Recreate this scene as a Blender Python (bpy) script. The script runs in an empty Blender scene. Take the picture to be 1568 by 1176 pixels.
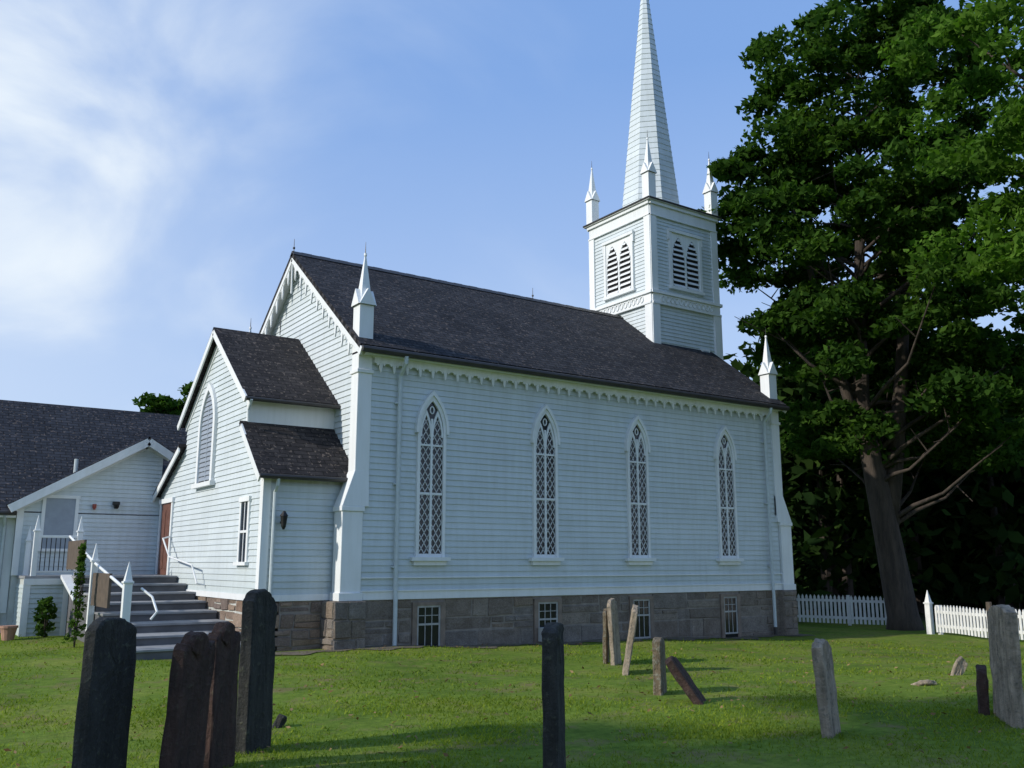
import bpy, math, random, bmesh
import numpy as np
from mathutils import Vector
random.seed(7); rng=np.random.default_rng(11)
scene=bpy.context.scene

# ------------------------------------------------------------------ materials
def new_mat(name):
    m=bpy.data.materials.new(name); m.use_nodes=True
    nt=m.node_tree; b=nt.nodes['Principled BSDF']
    return m,nt,b
def N(nt,t,**kw):
    n=nt.nodes.new(t)
    for k,v in kw.items(): setattr(n,k,v)
    return n
def ramp(nt,src,stops):
    r=N(nt,'ShaderNodeValToRGB'); e=r.color_ramp.elements
    while len(e)<len(stops): e.new(.5)
    for i,(p,c) in enumerate(stops):
        e[i].position=p; e[i].color=(*c,1)
    nt.links.new(src,r.inputs[0]); return r.outputs[0]
def noise(nt,scale,detail=4,vec=None,rough=.55,stretch=None):
    tc=N(nt,'ShaderNodeTexCoord'); o=tc.outputs['Object']
    if stretch:
        mp=N(nt,'ShaderNodeMapping'); mp.inputs['Scale'].default_value=stretch
        nt.links.new(o,mp.inputs[0]); o=mp.outputs[0]
    n=N(nt,'ShaderNodeTexNoise'); n.inputs['Scale'].default_value=scale
    n.inputs['Detail'].default_value=detail; n.inputs['Roughness'].default_value=rough
    nt.links.new(vec if vec is not None else o,n.inputs['Vector'])
    return n.outputs['Fac']
def mixc(nt,f,a,b,mode='MIX'):
    m=N(nt,'ShaderNodeMix',data_type='RGBA',blend_type=mode)
    for s,v in ((0,f),(6,a),(7,b)):
        if hasattr(v,'is_output') : nt.links.new(v,m.inputs[s])
        elif s==0: m.inputs[s].default_value=v
        else: m.inputs[s].default_value=(*v,1)
    return m.outputs[2]
def bump(nt,b,src,strength=.3,dist=.02):
    bp=N(nt,'ShaderNodeBump'); bp.inputs['Strength'].default_value=strength; bp.inputs['Distance'].default_value=dist
    nt.links.new(src,bp.inputs['Height']); nt.links.new(bp.outputs[0],b.inputs['Normal'])
def zfade(nt,z0,z1):
    tc=N(nt,'ShaderNodeTexCoord'); sp=N(nt,'ShaderNodeSeparateXYZ'); nt.links.new(tc.outputs['Object'],sp.inputs[0])
    mr=N(nt,'ShaderNodeMapRange'); mr.inputs[1].default_value=z0; mr.inputs[2].default_value=z1; nt.links.new(sp.outputs[2],mr.inputs[0]); return mr.outputs[0]
def paint_mat(name,col,dirt=.12,rough=.55,island=True,foot=False):
    m,nt,b=new_mat(name)
    n1=noise(nt,1.1,5); n2=noise(nt,3.0,5,stretch=(3,3,.35))
    c1=ramp(nt,n1,[(.3,tuple(c*(1-dirt) for c in col)),(.7,col)])
    c2=mixc(nt,1.0,c1,ramp(nt,n2,[(.25,(1-dirt,1-dirt,1-dirt*1.2)),(.6,(1,1,1))]),'MULTIPLY')
    if island:
        g=N(nt,'ShaderNodeNewGeometry')
        c2=mixc(nt,1.0,c2,ramp(nt,g.outputs['Random Per Island'],[(0,(.93,.94,.94)),(1,(1,1,1))]),'MULTIPLY')
    if foot: # weathering: mildew on the lowest boards
        c2=mixc(nt,1.0,c2,ramp(nt,zfade(nt,.9,2.1),[(0,(.86,.88,.85)),(.5,(.96,.965,.955)),(1,(1,1,1))]),'MULTIPLY')
    nt.links.new(c2,b.inputs['Base Color']); b.inputs['Roughness'].default_value=rough
    bump(nt,b,noise(nt,35,3),.12,.004)
    return m
def plain_mat(name,col,rough=.6,metal=0,var=.25,scale=6,bs=.2,bscale=30):
    m,nt,b=new_mat(name)
    c=ramp(nt,noise(nt,scale,5),[(.3,tuple(x*(1-var) for x in col)),(.7,tuple(min(1,x*(1+var)) for x in col))])
    nt.links.new(c,b.inputs['Base Color']); b.inputs['Roughness'].default_value=rough; b.inputs['Metallic'].default_value=metal
    bump(nt,b,noise(nt,bscale,4),bs,.01)
    return m
M={}
M['clap']=paint_mat('white_clapboard_paint',(.625,.685,.705),.10,foot=True)
M['trim']=paint_mat('white_trim_paint',(.80,.82,.82),.08)
M['grime']=paint_mat('weathered_white_paint',(.64,.66,.63),.25)
M['greyboard']=plain_mat('grey_step_paint',(.25,.255,.26),.7,var=.25,scale=3)
M['riser']=plain_mat('grey_riser_paint',(.11,.11,.115),.7,var=.2,scale=3)
M['brown']=plain_mat('brown_door_wood',(.13,.055,.035),.5)
M['brownboard']=plain_mat('brown_board',(.10,.075,.055),.7)
M['black']=plain_mat('black_metal',(.015,.015,.016),.4,.3)
M['darkgap']=plain_mat('dark_interior',(.012,.013,.015),.8)
M['pipe']=plain_mat('downspout_paint',(.50,.56,.57),.45,var=.08)
M['gutter']=plain_mat('dark_gutter',(.035,.032,.030),.5)
M['lead']=plain_mat('white_lattice_bars',(.62,.63,.63),.5,var=.1)
M['bwood']=plain_mat('basement_frame_wood',(.20,.155,.12),.7)
M['sash']=plain_mat('basement_sash_paint',(.36,.36,.34),.6,var=.2)
M['red']=plain_mat('red_alarm_bell',(.30,.05,.03),.4)
M['shade']=plain_mat('window_shade',(.27,.31,.36),.5,var=.08)
M['fence']=plain_mat('fence_white_paint',(.72,.72,.70),.6,var=.1)
M['pot']=plain_mat('clay_pot',(.35,.2,.14),.8)
m,nt,b=new_mat('window_glass'); b.inputs['Base Color'].default_value=(.012,.014,.018,1)
b.inputs['Roughness'].default_value=.12
nz=noise(nt,2.2,2); bump(nt,b,nz,.25,.02); M['glass']=m
def roof_mat(name,c1,c2,row=.14,wid=.3):
    m,nt,b=new_mat(name)
    uv=N(nt,'ShaderNodeUVMap'); br=N(nt,'ShaderNodeTexBrick')
    br.inputs['Scale'].default_value=1; br.inputs['Brick Width'].default_value=wid; br.inputs['Row Height'].default_value=row
    br.inputs['Mortar Size'].default_value=.012; br.inputs['Mortar Smooth'].default_value=.3
    br.inputs['Color1'].default_value=(*c1,1); br.inputs['Color2'].default_value=(*c2,1); br.inputs['Mortar'].default_value=(.008,.008,.009,1)
    br.offset=.5
    nt.links.new(uv.outputs[0],br.inputs['Vector'])
    n=noise(nt,.6,6,rough=.7); n2=noise(nt,13,3); n4=noise(nt,5,4,rough=.7)
    c=mixc(nt,1,br.outputs['Color'],ramp(nt,n,[(.3,(.62,.64,.68)),(.7,(1.3,1.24,1.2))]),'MULTIPLY')
    c=mixc(nt,1,c,ramp(nt,n4,[(.3,(.7,.7,.7)),(.7,(1.3,1.3,1.3))]),'MULTIPLY')
    c=mixc(nt,ramp(nt,n2,[(.60,(0,0,0)),(.66,(.8,.8,.8))]),c,(.16,.13,.11))
    nt.links.new(c,b.inputs['Base Color']); b.inputs['Roughness'].default_value=.9; b.inputs['Specular IOR Level'].default_value=.25
    inv=N(nt,'ShaderNodeMath',operation='SUBTRACT'); inv.inputs[0].default_value=1; nt.links.new(br.outputs['Fac'],inv.inputs[1])
    bump(nt,b,inv.outputs[0],.7,.02)
    return m
M['roof']=roof_mat('charcoal_shingles',(.022,.024,.029),(.046,.048,.054))
M['roof2']=roof_mat('brown_black_shingles',(.021,.020,.022),(.044,.041,.041))
M['roof3']=roof_mat('slate_grey_shingles',(.024,.029,.038),(.038,.043,.053))
def stone_mat(name,cols):
    m,nt,b=new_mat(name)
    g=N(nt,'ShaderNodeNewGeometry')
    c=ramp(nt,g.outputs['Random Per Island'],[(i/(len(cols)-1),q) for i,q in enumerate(cols)])
    n=noise(nt,3,6,rough=.7); n2=noise(nt,40,3,rough=.8)
    c=mixc(nt,1,c,ramp(nt,n,[(.25,(.58,.53,.48)),(.75,(1.25,1.25,1.25))]),'MULTIPLY')
    c=mixc(nt,1,c,ramp(nt,n2,[(.3,(.6,.6,.6)),(.7,(1.3,1.3,1.3))]),'MULTIPLY')
    nt.links.new(c,b.inputs['Base Color']); b.inputs['Roughness'].default_value=.9
    bump(nt,b,noise(nt,12,6,rough=.75),1.0,.05)
    return m
M['granite']=stone_mat('granite_blocks',[(.19,.16,.13),(.29,.25,.205),(.22,.20,.18),(.25,.20,.15),(.17,.155,.145)])
M['fieldstone']=stone_mat('brown_fieldstone',[(.26,.18,.13),(.36,.27,.20),(.20,.16,.14),(.32,.24,.16)])
M['mortar']=plain_mat('mortar',(.24,.21,.18),.95)
def grave_mat(name,base,lichen,amt=.5):
    m,nt,b=new_mat(name)
    n=noise(nt,5,6,rough=.7); n2=noise(nt,18,5,rough=.7)
    c=ramp(nt,n,[(.3,tuple(x*.6 for x in base)),(.7,tuple(x*1.3 for x in base))])
    c=mixc(nt,ramp(nt,n2,[(amt,(0,0,0)),(amt+.08,(.7,.7,.7))]),c,lichen)
    c=mixc(nt,1,c,ramp(nt,noise(nt,7,5,stretch=(2,2,.3)),[(.35,(.6,.6,.58)),(.6,(1.1,1.1,1.1))]),'MULTIPLY')
    nt.links.new(c,b.inputs['Base Color']); b.inputs['Roughness'].default_value=.92
    bump(nt,b,n2,.9,.04); return m
M['g_dark']=grave_mat('dark_slate_gravestone',(.034,.034,.029),(.10,.105,.07),.57)
M['g_brown']=grave_mat('brownstone_gravestone',(.065,.036,.026),(.11,.09,.06),.58)
M['g_pale']=grave_mat('weathered_marble_gravestone',(.36,.29,.21),(.15,.14,.11),.55)
M['g_lichen']=grave_mat('lichen_gravestone',(.17,.13,.08),(.24,.24,.19),.5)
m,nt,b=new_mat('bark')
n=noise(nt,6,6,stretch=(1,1,.18),rough=.7)
nt.links.new(ramp(nt,n,[(.3,(.02,.016,.013)),(.7,(.085,.065,.05))]),b.inputs['Base Color'])
b.inputs['Roughness'].default_value=.95; bump(nt,b,n,1.0,.06); M['bark']=m
def leaf_mat(name,dark,light,tr=.35):
    m=bpy.data.materials.new(name); m.use_nodes=True; nt=m.node_tree; nt.nodes.clear()
    out=N(nt,'ShaderNodeOutputMaterial'); g=N(nt,'ShaderNodeNewGeometry')
    c=ramp(nt,g.outputs['Random Per Island'],[(0,dark),(1,light)])
    n=noise(nt,.35,3); c=mixc(nt,1,c,ramp(nt,n,[(.35,(.7,.75,.8)),(.65,(1.2,1.15,1.0))]),'MULTIPLY')
    d=N(nt,'ShaderNodeBsdfDiffuse'); t=N(nt,'ShaderNodeBsdfTranslucent')
    nt.links.new(c,d.inputs[0])
    c2=mixc(nt,1,c,(1.3,1.5,.6),'MULTIPLY'); nt.links.new(c2,t.inputs[0])
    mx=N(nt,'ShaderNodeMixShader'); mx.inputs[0].default_value=tr
    nt.links.new(d.outputs[0],mx.inputs[1]); nt.links.new(t.outputs[0],mx.inputs[2])
    nt.links.new(mx.outputs[0],out.inputs[0]); return m
M['leaf']=leaf_mat('tree_leaves',(.022,.056,.012),(.062,.125,.022),.34)
M['leaf_near']=leaf_mat('bright_tree_leaves',(.045,.105,.016),(.10,.19,.032),.4)
M['leaf_far']=leaf_mat('distant_leaves',(.011,.026,.009),(.032,.062,.015),.2)
M['shrub']=leaf_mat('shrub_leaves',(.03,.07,.015),(.08,.14,.03))
M['blade']=leaf_mat('grass_blades',(.11,.175,.016),(.25,.31,.045),.35)
M['litter']=leaf_mat('dry_leaf_litter',(.12,.07,.03),(.32,.22,.12),.1)
m,nt,b=new_mat('lawn_ground')
n=noise(nt,.45,6,rough=.65); n2=noise(nt,9,5,rough=.75); n3=noise(nt,60,2)
c=ramp(nt,n,[(.3,(.08,.135,.02)),(.5,(.14,.21,.03)),(.72,(.23,.25,.055))])
c=mixc(nt,1,c,ramp(nt,n2,[(.3,(.55,.62,.5)),(.7,(1.3,1.25,1.2))]),'MULTIPLY')
c=mixc(nt,ramp(nt,noise(nt,1.3,7,rough=.75),[(.52,(0,0,0)),(.66,(.8,.8,.8))]),c,(.20,.155,.075))
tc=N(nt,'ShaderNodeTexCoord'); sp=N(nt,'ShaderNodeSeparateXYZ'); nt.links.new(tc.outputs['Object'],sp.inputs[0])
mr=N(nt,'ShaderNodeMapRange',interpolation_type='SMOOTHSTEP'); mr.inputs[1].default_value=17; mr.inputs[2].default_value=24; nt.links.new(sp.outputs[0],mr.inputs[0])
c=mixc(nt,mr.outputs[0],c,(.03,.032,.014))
nt.links.new(c,b.inputs['Base Color']); b.inputs['Roughness'].default_value=1.0
b.inputs['Specular IOR Level'].default_value=.1
bump(nt,b,n3,.6,.03); M['ground']=m
M['soil']=plain_mat('soil_drip_strip',(.12,.10,.065),1.0,var=.45,scale=9,bs=.8)

# ------------------------------------------------------------------ mesh helpers
def empty(name,loc=(0,0,0)):
    e=bpy.data.objects.new(name,None); e.empty_display_size=.3; e.location=loc
    scene.collection.objects.link(e); return e
class B:
    def __init__(s): s.v=[];s.f=[]
    def add(s,vs,fs):
        o=len(s.v); s.v+= [tuple(map(float,p)) for p in vs]; s.f+=[tuple(i+o for i in f) for f in fs]
    def box(s,x0,x1,y0,y1,z0,z1):
        s.add([(x,y,z) for z in (z0,z1) for x,y in ((x0,y0),(x1,y0),(x1,y1),(x0,y1))],
              [(0,3,2,1),(4,5,6,7),(0,1,5,4),(1,2,6,5),(2,3,7,6),(3,0,4,7)])
    def hexa(s,p):
        s.add(p,[(0,3,2,1),(4,5,6,7),(0,1,5,4),(1,2,6,5),(2,3,7,6),(3,0,4,7)])
    def prism(s,poly,off):
        n=len(poly); off=Vector(off); a=[Vector(p) for p in poly]; b_=[p+off for p in a]
        s.add(a+b_,[tuple(range(n))[::-1],tuple(range(n,2*n))]+[(i,(i+1)%n,n+(i+1)%n,n+i) for i in range(n)])
    def tube(s,pts,rad,seg=8,cap=True):
        pts=[Vector(p) for p in pts]
        if not hasattr(rad,'__len__'): rad=[rad]*len(pts)
        vs=[];prev=None
        for i,p in enumerate(pts):
            t=(pts[min(i+1,len(pts)-1)]-pts[max(i-1,0)]).normalized()
            a=t.orthogonal().normalized() if prev is None else (prev-t*prev.dot(t)).normalized()
            prev=a; c=t.cross(a)
            for k in range(seg):
                th=2*math.pi*k/seg; vs.append(p+(a*math.cos(th)+c*math.sin(th))*rad[i])
        fs=[(i*seg+k,i*seg+(k+1)%seg,(i+1)*seg+(k+1)%seg,(i+1)*seg+k) for i in range(len(pts)-1) for k in range(seg)]
        if cap: fs+=[tuple(range(seg))[::-1],tuple(range((len(pts)-1)*seg,len(pts)*seg))]
        s.add(vs,fs)
    def cone(s,c,r0,r1,z0,z1,seg=8,rot=0):
        vs=[(c[0]+r*math.cos(rot+2*math.pi*k/seg),c[1]+r*math.sin(rot+2*math.pi*k/seg),z) for r,z in ((r0,z0),(r1,z1)) for k in range(seg)]
        s.add(vs,[tuple(range(seg))[::-1],tuple(range(seg,2*seg))]+[(k,(k+1)%seg,seg+(k+1)%seg,seg+k) for k in range(seg)])
    def obj(s,name,mat,parent=None,smooth=False,bevel=0):
        me=bpy.data.meshes.new(name); me.from_pydata(s.v,[],s.f)
        bm=bmesh.new(); bm.from_mesh(me); bmesh.ops.recalc_face_normals(bm,faces=bm.faces); bm.to_mesh(me); bm.free()
        me.materials.append(M[mat])
        if smooth:
            for p in me.polygons: p.use_smooth=True
        o=bpy.data.objects.new(name,me); scene.collection.objects.link(o)
        if parent: o.parent=parent
        if bevel:
            md=o.modifiers.new('bevel','BEVEL'); md.width=bevel; md.segments=1; md.limit_method='ANGLE'
        return o
def FS(y): return lambda s,z,n:(s,y-n,z)
def FN(y): return lambda s,z,n:(s,y+n,z)
def FW(x): return lambda s,z,n:(x-n,s,z)
def FE(x): return lambda s,z,n:(x+n,s,z)
def fbox(b,F,s0,s1,z0,z1,n0,n1):
    b.hexa([F(s0,z0,n0),F(s1,z0,n0),F(s1,z0,n1),F(s0,z0,n1),F(s0,z1,n0),F(s1,z1,n0),F(s1,z1,n1),F(s0,z1,n1)])
def fbar(b,F,p,q,w,n0,n1):
    dx,dz=q[0]-p[0],q[1]-p[1]; L=math.hypot(dx,dz)
    if L<1e-4: return
    ox,oz=-dz/L*w/2,dx/L*w/2
    c=[(p[0]+ox,p[1]+oz),(q[0]+ox,q[1]+oz),(q[0]-ox,q[1]-oz),(p[0]-ox,p[1]-oz)]
    b.hexa([F(*k,n0) for k in c]+[F(*k,n1) for k in c])
def clap(b,F,z0,z1,ext,e=.13):
    z=z0
    while z<z1-1e-3:
        t=min(z+e,z1)
        a0,b0=ext(z);a1,b1=ext(t-1e-4)
        if b0-a0<.02: break
        if b1<a1: a1=b1=(a1+b1)/2
        cuts=[a0]; s=a0+random.uniform(1.0,4.5)
        while s<b0-.6:
            cuts.append(s); s+=random.uniform(2.5,4.9)
        cuts.append(b0)
        for i in range(len(cuts)-1):
            l0,r0=cuts[i],cuts[i+1]
            l1=a1 if i==0 else l0; r1=b1 if i==len(cuts)-2 else r0
            l1=min(max(l1,a1),b1); r1=min(max(r1,a1),b1)
            j=random.uniform(-.0025,.0015); w=random.uniform(-.002,.002)
            b.add([F(l0,z+w,.026+j),F(r0,z-w,.026+j),F(r1,t,.005),F(l1,t,.005),F(l0,z+w,.003),F(r0,z-w,.003)],[(0,1,2,3),(4,5,1,0)])
        z+=e
def rect(a,b_): return lambda z:(a,b_)
def arch_half(half,zs,za,z):
    if z<=zs: return half
    h=za-zs; r=(half*half+h*h)/(2*half)
    v=r*r-(z-zs)**2
    return max(0,math.sqrt(max(v,0))-(r-half))
def arch_z(half,zs,za,s):
    h=za-zs; r=(half*half+h*h)/(2*half); s=abs(s)
    return zs+math.sqrt(max(0,r*r-(s+r-half)**2))
def arch_pts(c,half,z0,zs,za,n=10):
    L=[(c-half,z0)]+[(c-arch_half(half,zs,za,zs+(za-zs)*k/n),zs+(za-zs)*k/n) for k in range(n+1)]
    Rr=[(2*c-p[0],p[1]) for p in L[:-1]][::-1]
    return L+Rr
def ring(b,F,outer,inner,n0,n1,closed=False):
    n=len(outer)
    for i in range(n-1+(1 if closed else 0)):
        j=(i+1)%n
        o0,o1,i0,i1=outer[i],outer[j],inner[i],inner[j]
        b.add([F(*o0,n1),F(*o1,n1),F(*i1,n1),F(*i0,n1),F(*o0,n0),F(*o1,n0),F(*i1,n0),F(*i0,n0)],[(0,1,2,3),(0,4,5,1),(3,2,6,7)])
def lancet_window(F,c,parent,z0=1.72,zs=4.38,za=5.18,half=.35):
    t=B();g=B();l=B()
    cw=.07
    ring(t,F,arch_pts(c,half,z0,zs,za),arch_pts(c,half-cw,z0,zs,za-.13),0,.085)
    ring(t,F,arch_pts(c,half+.05,zs-.05,zs,za+.09),arch_pts(c,half-.01,zs-.05,zs,za-.01),0,.125)
    fbox(t,F,c-half-.11,c+half+.11,z0-.08,z0,0,.15)
    fbox(t,F,c-half-.04,c+half+.04,z0-.17,z0-.08,0,.09)
    fbox(t,F,c-half+cw,c+half-cw,z0,z0+.07,.031,.06)
    h2=(half-cw)/2-.008; sz=zs-.10; sa=za-.36
    fbox(t,F,c-.024,c+.024,z0+.07,sa-.16,.031,.066)
    for sg in (-1,1):
        cc=c+sg*((half-cw)/2)
        ring(t,F,arch_pts(cc,h2+.008,sz-.02,sz,sa+.03),arch_pts(cc,h2-.03,sz-.02,sz,sa-.09),.032,.062)
        fbox(t,F,cc-h2,cc+h2,z0+1.30,z0+1.35,.033,.060)
        fbox(t,F,cc-h2,cc+h2,sz-.22,sz-.18,.033,.060)
        w=h2; sl=1.6; per=.215
        for fam in (1,-1):
            k=z0-1.0
            while k<sa+.6:
                seg=[]
                for q in range(25):
                    s=-w+2*w*q/24; z=k+fam*sl*s
                    if z>z0+.07 and z<arch_z(w,sz,sa-.05,s): seg.append((cc+s,z))
                if len(seg)>1: fbar(l,F,seg[0],seg[-1],.016,.034,.046)
                k+=per
    for a in range(8):
        a0,a1=math.pi/4*a,math.pi/4*(a+1); zc=za-.33
        fbar(t,F,(c+.05*math.cos(a0),zc+.08*math.sin(a0)),(c+.05*math.cos(a1),zc+.08*math.sin(a1)),.022,.033,.058)
    pp=arch_pts(c,half-.05,z0,zs,za-.09)
    g.add([F(*p,.030) for p in pp],[tuple(range(len(pp)))])
    t.obj('window_casing','trim',parent); l.obj('window_lattice','lead',parent); g.obj('window_glass','glass',parent)
def blocks(b,F,s0,s1,z0,z1,rows,wmin,wmax,holes=(),prd=.03,jit=.012):
    z=z0; hs=[random.uniform(.75,1.25) for _ in range(rows)]; k=(z1-z0)/sum(hs)
    def blk(s,e,za,zb):
        g=.007; p=random.uniform(.2,1)*prd; j=lambda:random.uniform(-jit,jit); bb=.02
        v=[F(s+g,za+g,-.02),F(e-g,za+g,-.02),F(e-g,zb-g,-.02),F(s+g,zb-g,-.02),
           F(s+g+bb+j(),za+g+bb+j(),p),F(e-g-bb+j(),za+g+bb+j(),p*random.uniform(.7,1.2)),F(e-g-bb+j(),zb-g-bb+j(),p),F(s+g+bb+j(),zb-g-bb+j(),p*random.uniform(.7,1.2))]
        b.add(v,[(4,5,6,7),(0,1,5,4),(1,2,6,5),(2,3,7,6),(3,0,4,7)])
    for h in hs:
        h*=k; segs=[(s0,s1)]
        for (ha,hb,hz0,hz1) in holes:
            if z+h>hz0+.03 and z<hz1-.03:
                ns=[]
                for a,c in segs:
                    if hb<=a or ha>=c: ns.append((a,c))
                    else:
                        if ha-a>.05: ns.append((a,ha))
                        if c-hb>.05: ns.append((hb,c))
                segs=ns
        for a,c in segs:
            s=a
            while s<c-.01:
                e=min(s+random.uniform(wmin,wmax),c)
                if c-e<.2: e=c
                q=random.random()
                if q<.30 and h>.2:
                    m=z+h*random.uniform(.4,.6); blk(s,e,z,m)
                    mm=s+(e-s)*random.uniform(.35,.65)
                    if e-s>.6: blk(s,mm,m,z+h); blk(mm,e,m,z+h)
                    else: blk(s,e,m,z+h)
                else: blk(s,e,z,z+h)
                s=e
        z+=h
def frieze(b,F,pts,per=.31,n0=.05,n1=.075,drop=.24,base=.09):
    (sa,za),(sb,zb)=pts; L=math.hypot(sb-sa,zb-za); n=max(1,round(L/per)); steps=n*14
    def g(t):
        t=t%1; d=abs(t-.5)
        return base+drop*math.exp(-(d/.095)**4)+.06*math.exp(-((d-.24)/.07)**2)
    for i in range(steps):
        t0,t1=i/steps,(i+1)/steps
        q=[]
        for t in (t0,t1):
            s=sa+(sb-sa)*t; z=za+(zb-za)*t; q.append((s,z,z-g(t*n)))
        b.add([F(q[0][0],q[0][1],n1),F(q[1][0],q[1][1],n1),F(q[1][0],q[1][2],n1),F(q[0][0],q[0][2],n1),
               F(q[1][0],q[1][2],n0),F(q[0][0],q[0][2],n0),F(q[0][0],q[0][1],n0),F(q[1][0],q[1][1],n0)],[(0,1,2,3),(3,2,4,5),(5,4,7,6)])
def roof_plane(name,mat,p0,p1,p2,p3,th,parent):
    P_=[Vector(p) for p in (p0,p1,p2,p3)]
    nrm=(P_[1]-P_[0]).cross(P_[3]-P_[0]).normalized()
    if nrm.z<0: nrm=-nrm
    lo=[p-nrm*th for p in P_]
    me=bpy.data.meshes.new(name)
    me.from_pydata([*P_,*lo],[],[(0,1,2,3),(7,6,5,4),(0,4,5,1),(1,5,6,2),(2,6,7,3),(3,7,4,0)])
    uvl=me.uv_layers.new(name='UVMap'); ax=(P_[1]-P_[0]).normalized(); ay=nrm.cross(ax)
    for l in me.loops:
        c=me.vertices[l.vertex_index].co-P_[0]; uvl.data[l.index].uv=(c.dot(ax),c.dot(ay))
    me.materials.append(M[mat]); o=bpy.data.objects.new(name,me); scene.collection.objects.link(o); o.parent=parent
    return o
def pinnacle(parent,cx,cy,zb,zs,zt,w,name='pinnacle'):
    b=B(); h=w/2
    b.box(cx-h,cx+h,cy-h,cy+h,zb,zs)
    hh=h+.028; g=.36*(w/.34)
    for d in (0,1):
        if d==0: poly=[(cx-hh,cy-hh-.02,zs-.02),(cx+hh,cy-hh-.02,zs-.02),(cx,cy-hh-.02,zs+g)]; off=(0,2*hh+.04,0)
        else: poly=[(cx-hh-.02,cy-hh,zs-.02),(cx-hh-.02,cy+hh,zs-.02),(cx-hh-.02,cy,zs+g)]; off=(2*hh+.04,0,0)
        b.prism(poly,off)
    r=h*1.15
    b.cone((cx,cy),r,.014,zs+.02,zt-.12,4,math.pi/4)
    b.cone((cx,cy),.035,.03,zt-.16,zt-.10,8)
    o=b.obj(name,'trim',parent)
    r_=B(); r_.cone((cx,cy),.012,.004,zt-.12,zt+.16,6); r_.obj('lightning_rod','black',parent)
    return o

# ------------------------------------------------------------------ CHURCH
church=empty('church_building')
L,ZS,ZE,W,ZR=12.73,.89,5.99,7.757,9.143
YC=W/2; SL=(ZR-ZE)/(YC+.3)
zroof=lambda y: ZR-SL*abs(y-YC)
S=FS(0);Wf=FW(0)
WX=[1.56,4.60,7.48,10.66]
core=B()
core.add([(0,0,-.5),(L,0,-.5),(L,W,-.5),(0,W,-.5),(0,0,5.95),(L,0,5.95),(L,W,5.95),(0,W,5.95),(0,YC,ZR-.15),(L,YC,ZR-.15)],
 [(0,1,5,4),(1,2,6,9,5),(2,3,7,6),(3,0,4,8,7)])
core.obj('wall_core','grime',church)
gw=lambda z:(max(0,YC-(ZR-.1-z)/SL),min(W,YC+(ZR-.1-z)/SL))
b=B(); clap(b,S,ZS+.14,ZE-.1,rect(0,L)); clap(b,FN(W),ZS,ZE-.1,rect(0,L))
clap(b,Wf,ZS+.1,ZR-.12,gw); clap(b,FE(L),ZS,ZR-.12,gw); b.obj('clapboard_walls','clap',church)
b=B(); fbox(b,S,-.02,L+.02,ZS-.02,ZS+.14,0,.05); fbox(b,S,-.02,L+.02,ZS+.14,ZS+.165,0,.075)
fbox(b,S,-.02,L+.02,ZS+.40,ZS+.425,.0,.05)
fbox(b,Wf,0,W,ZS-.02,ZS+.12,0,.05)
b.obj('water_table','trim',church)
b=B(); fbox(b,S,0,L,5.72,5.93,.0,.045); fbox(b,S,.1,L-.1,5.82,5.86,.045,.14)
frieze(b,S,[(.12,5.82),(L-.1,5.82)],n0=.10,n1=.13,drop=.20,base=.10)
b.box(-.1,L+.1,-.3,0,5.86,5.90)
b.obj('eave_frieze','trim',church)
b=B(); b.tube([(-.28,-.36,5.93),(L+.28,-.36,5.93)],.07,8); b.obj('gutter','gutter',church)
roof_plane('main_roof','roof',(-.3,-.32,zroof(-.32)+.06),(L+.3,-.32,zroof(-.32)+.06),(L+.3,YC,ZR+.06),(-.3,YC,ZR+.06),.10,church)
roof_plane('main_roof_back','roof',(L+.3,W+.32,zroof(-.32)+.06),(-.3,W+.32,zroof(-.32)+.06),(-.3,YC,ZR+.06),(L+.3,YC,ZR+.06),.10,church)
b=B()
for k in range(54):
    x=-.3+(L+.6)*k/54; x1=-.3+(L+.6)*(k+1)/54+.03; h=.10+(k%2)*.006
    b.prism([(x,YC-.14,ZR-.02),(x,YC,ZR+h),(x,YC+.14,ZR-.02)],(x1-x,0,0))
b.obj('ridge_cap','gutter',church)
b=B(); F=FW(-.25)
for sg in (-1,1):
    e=(YC+sg*(YC+.32),zroof(-.32)-.10); r=(YC,ZR-.10)
    fbar(b,F,e,r,.17,0,.045)
    frieze(b,F,[(YC+sg*(YC-.15),zroof(.15)-.13),(YC+sg*.05,ZR-.16)],per=.44,n0=.0,n1=.03,drop=.34,base=.10)
    p=[(-.25,e[0],e[1]+.02),(0,e[0],e[1]+.02),(0,YC,ZR-.07),(-.25,YC,ZR-.07)]
    b.prism(p,(0,0,-.03))
    fbar(b,FE(L+.25),e,r,.17,0,.045)
fbar(b,F,(YC,ZR-.1),(YC,ZR-1.0),.05,0,.03)
b.obj('rake_bargeboard','trim',church)
for c in WX: lancet_window(S,c,church)
for c in WX: lancet_window(FN(W),c,church)
def dspout(x,yb=0):
    p=B(); p.tube([(x,yb-.38,5.88),(x,yb-.36,5.74),(x,yb-.14,5.52),(x,yb-.12,5.4),(x,yb-.12,.95),(x,yb-.13,.85),(x,yb-.13,-.1)],.045,10)
    for z in (4.9,3.2,1.5): p.box(x-.07,x+.07,yb-.12,yb-.02,z,z+.035)
    p.obj('downspout','pipe',church)
    p=B(); p.tube([(x,yb-.13,-.1),(x,yb-.13,-.3)],.055,10); p.obj('downspout_boot','gutter',church)
dspout(.74); dspout(12.26)
hb=[(1.18,1.96,-.5,.80),(4.27,5.05,-.5,.80),(7.12,7.89,-.5,.80),(10.27,11.0,-.5,.80)]
b=B(); blocks(b,FS(0.0),.05,L,-.55,ZS-.02,4,.4,1.2,hb,.045,.016); b.obj('granite_foundation','granite',church)
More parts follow.
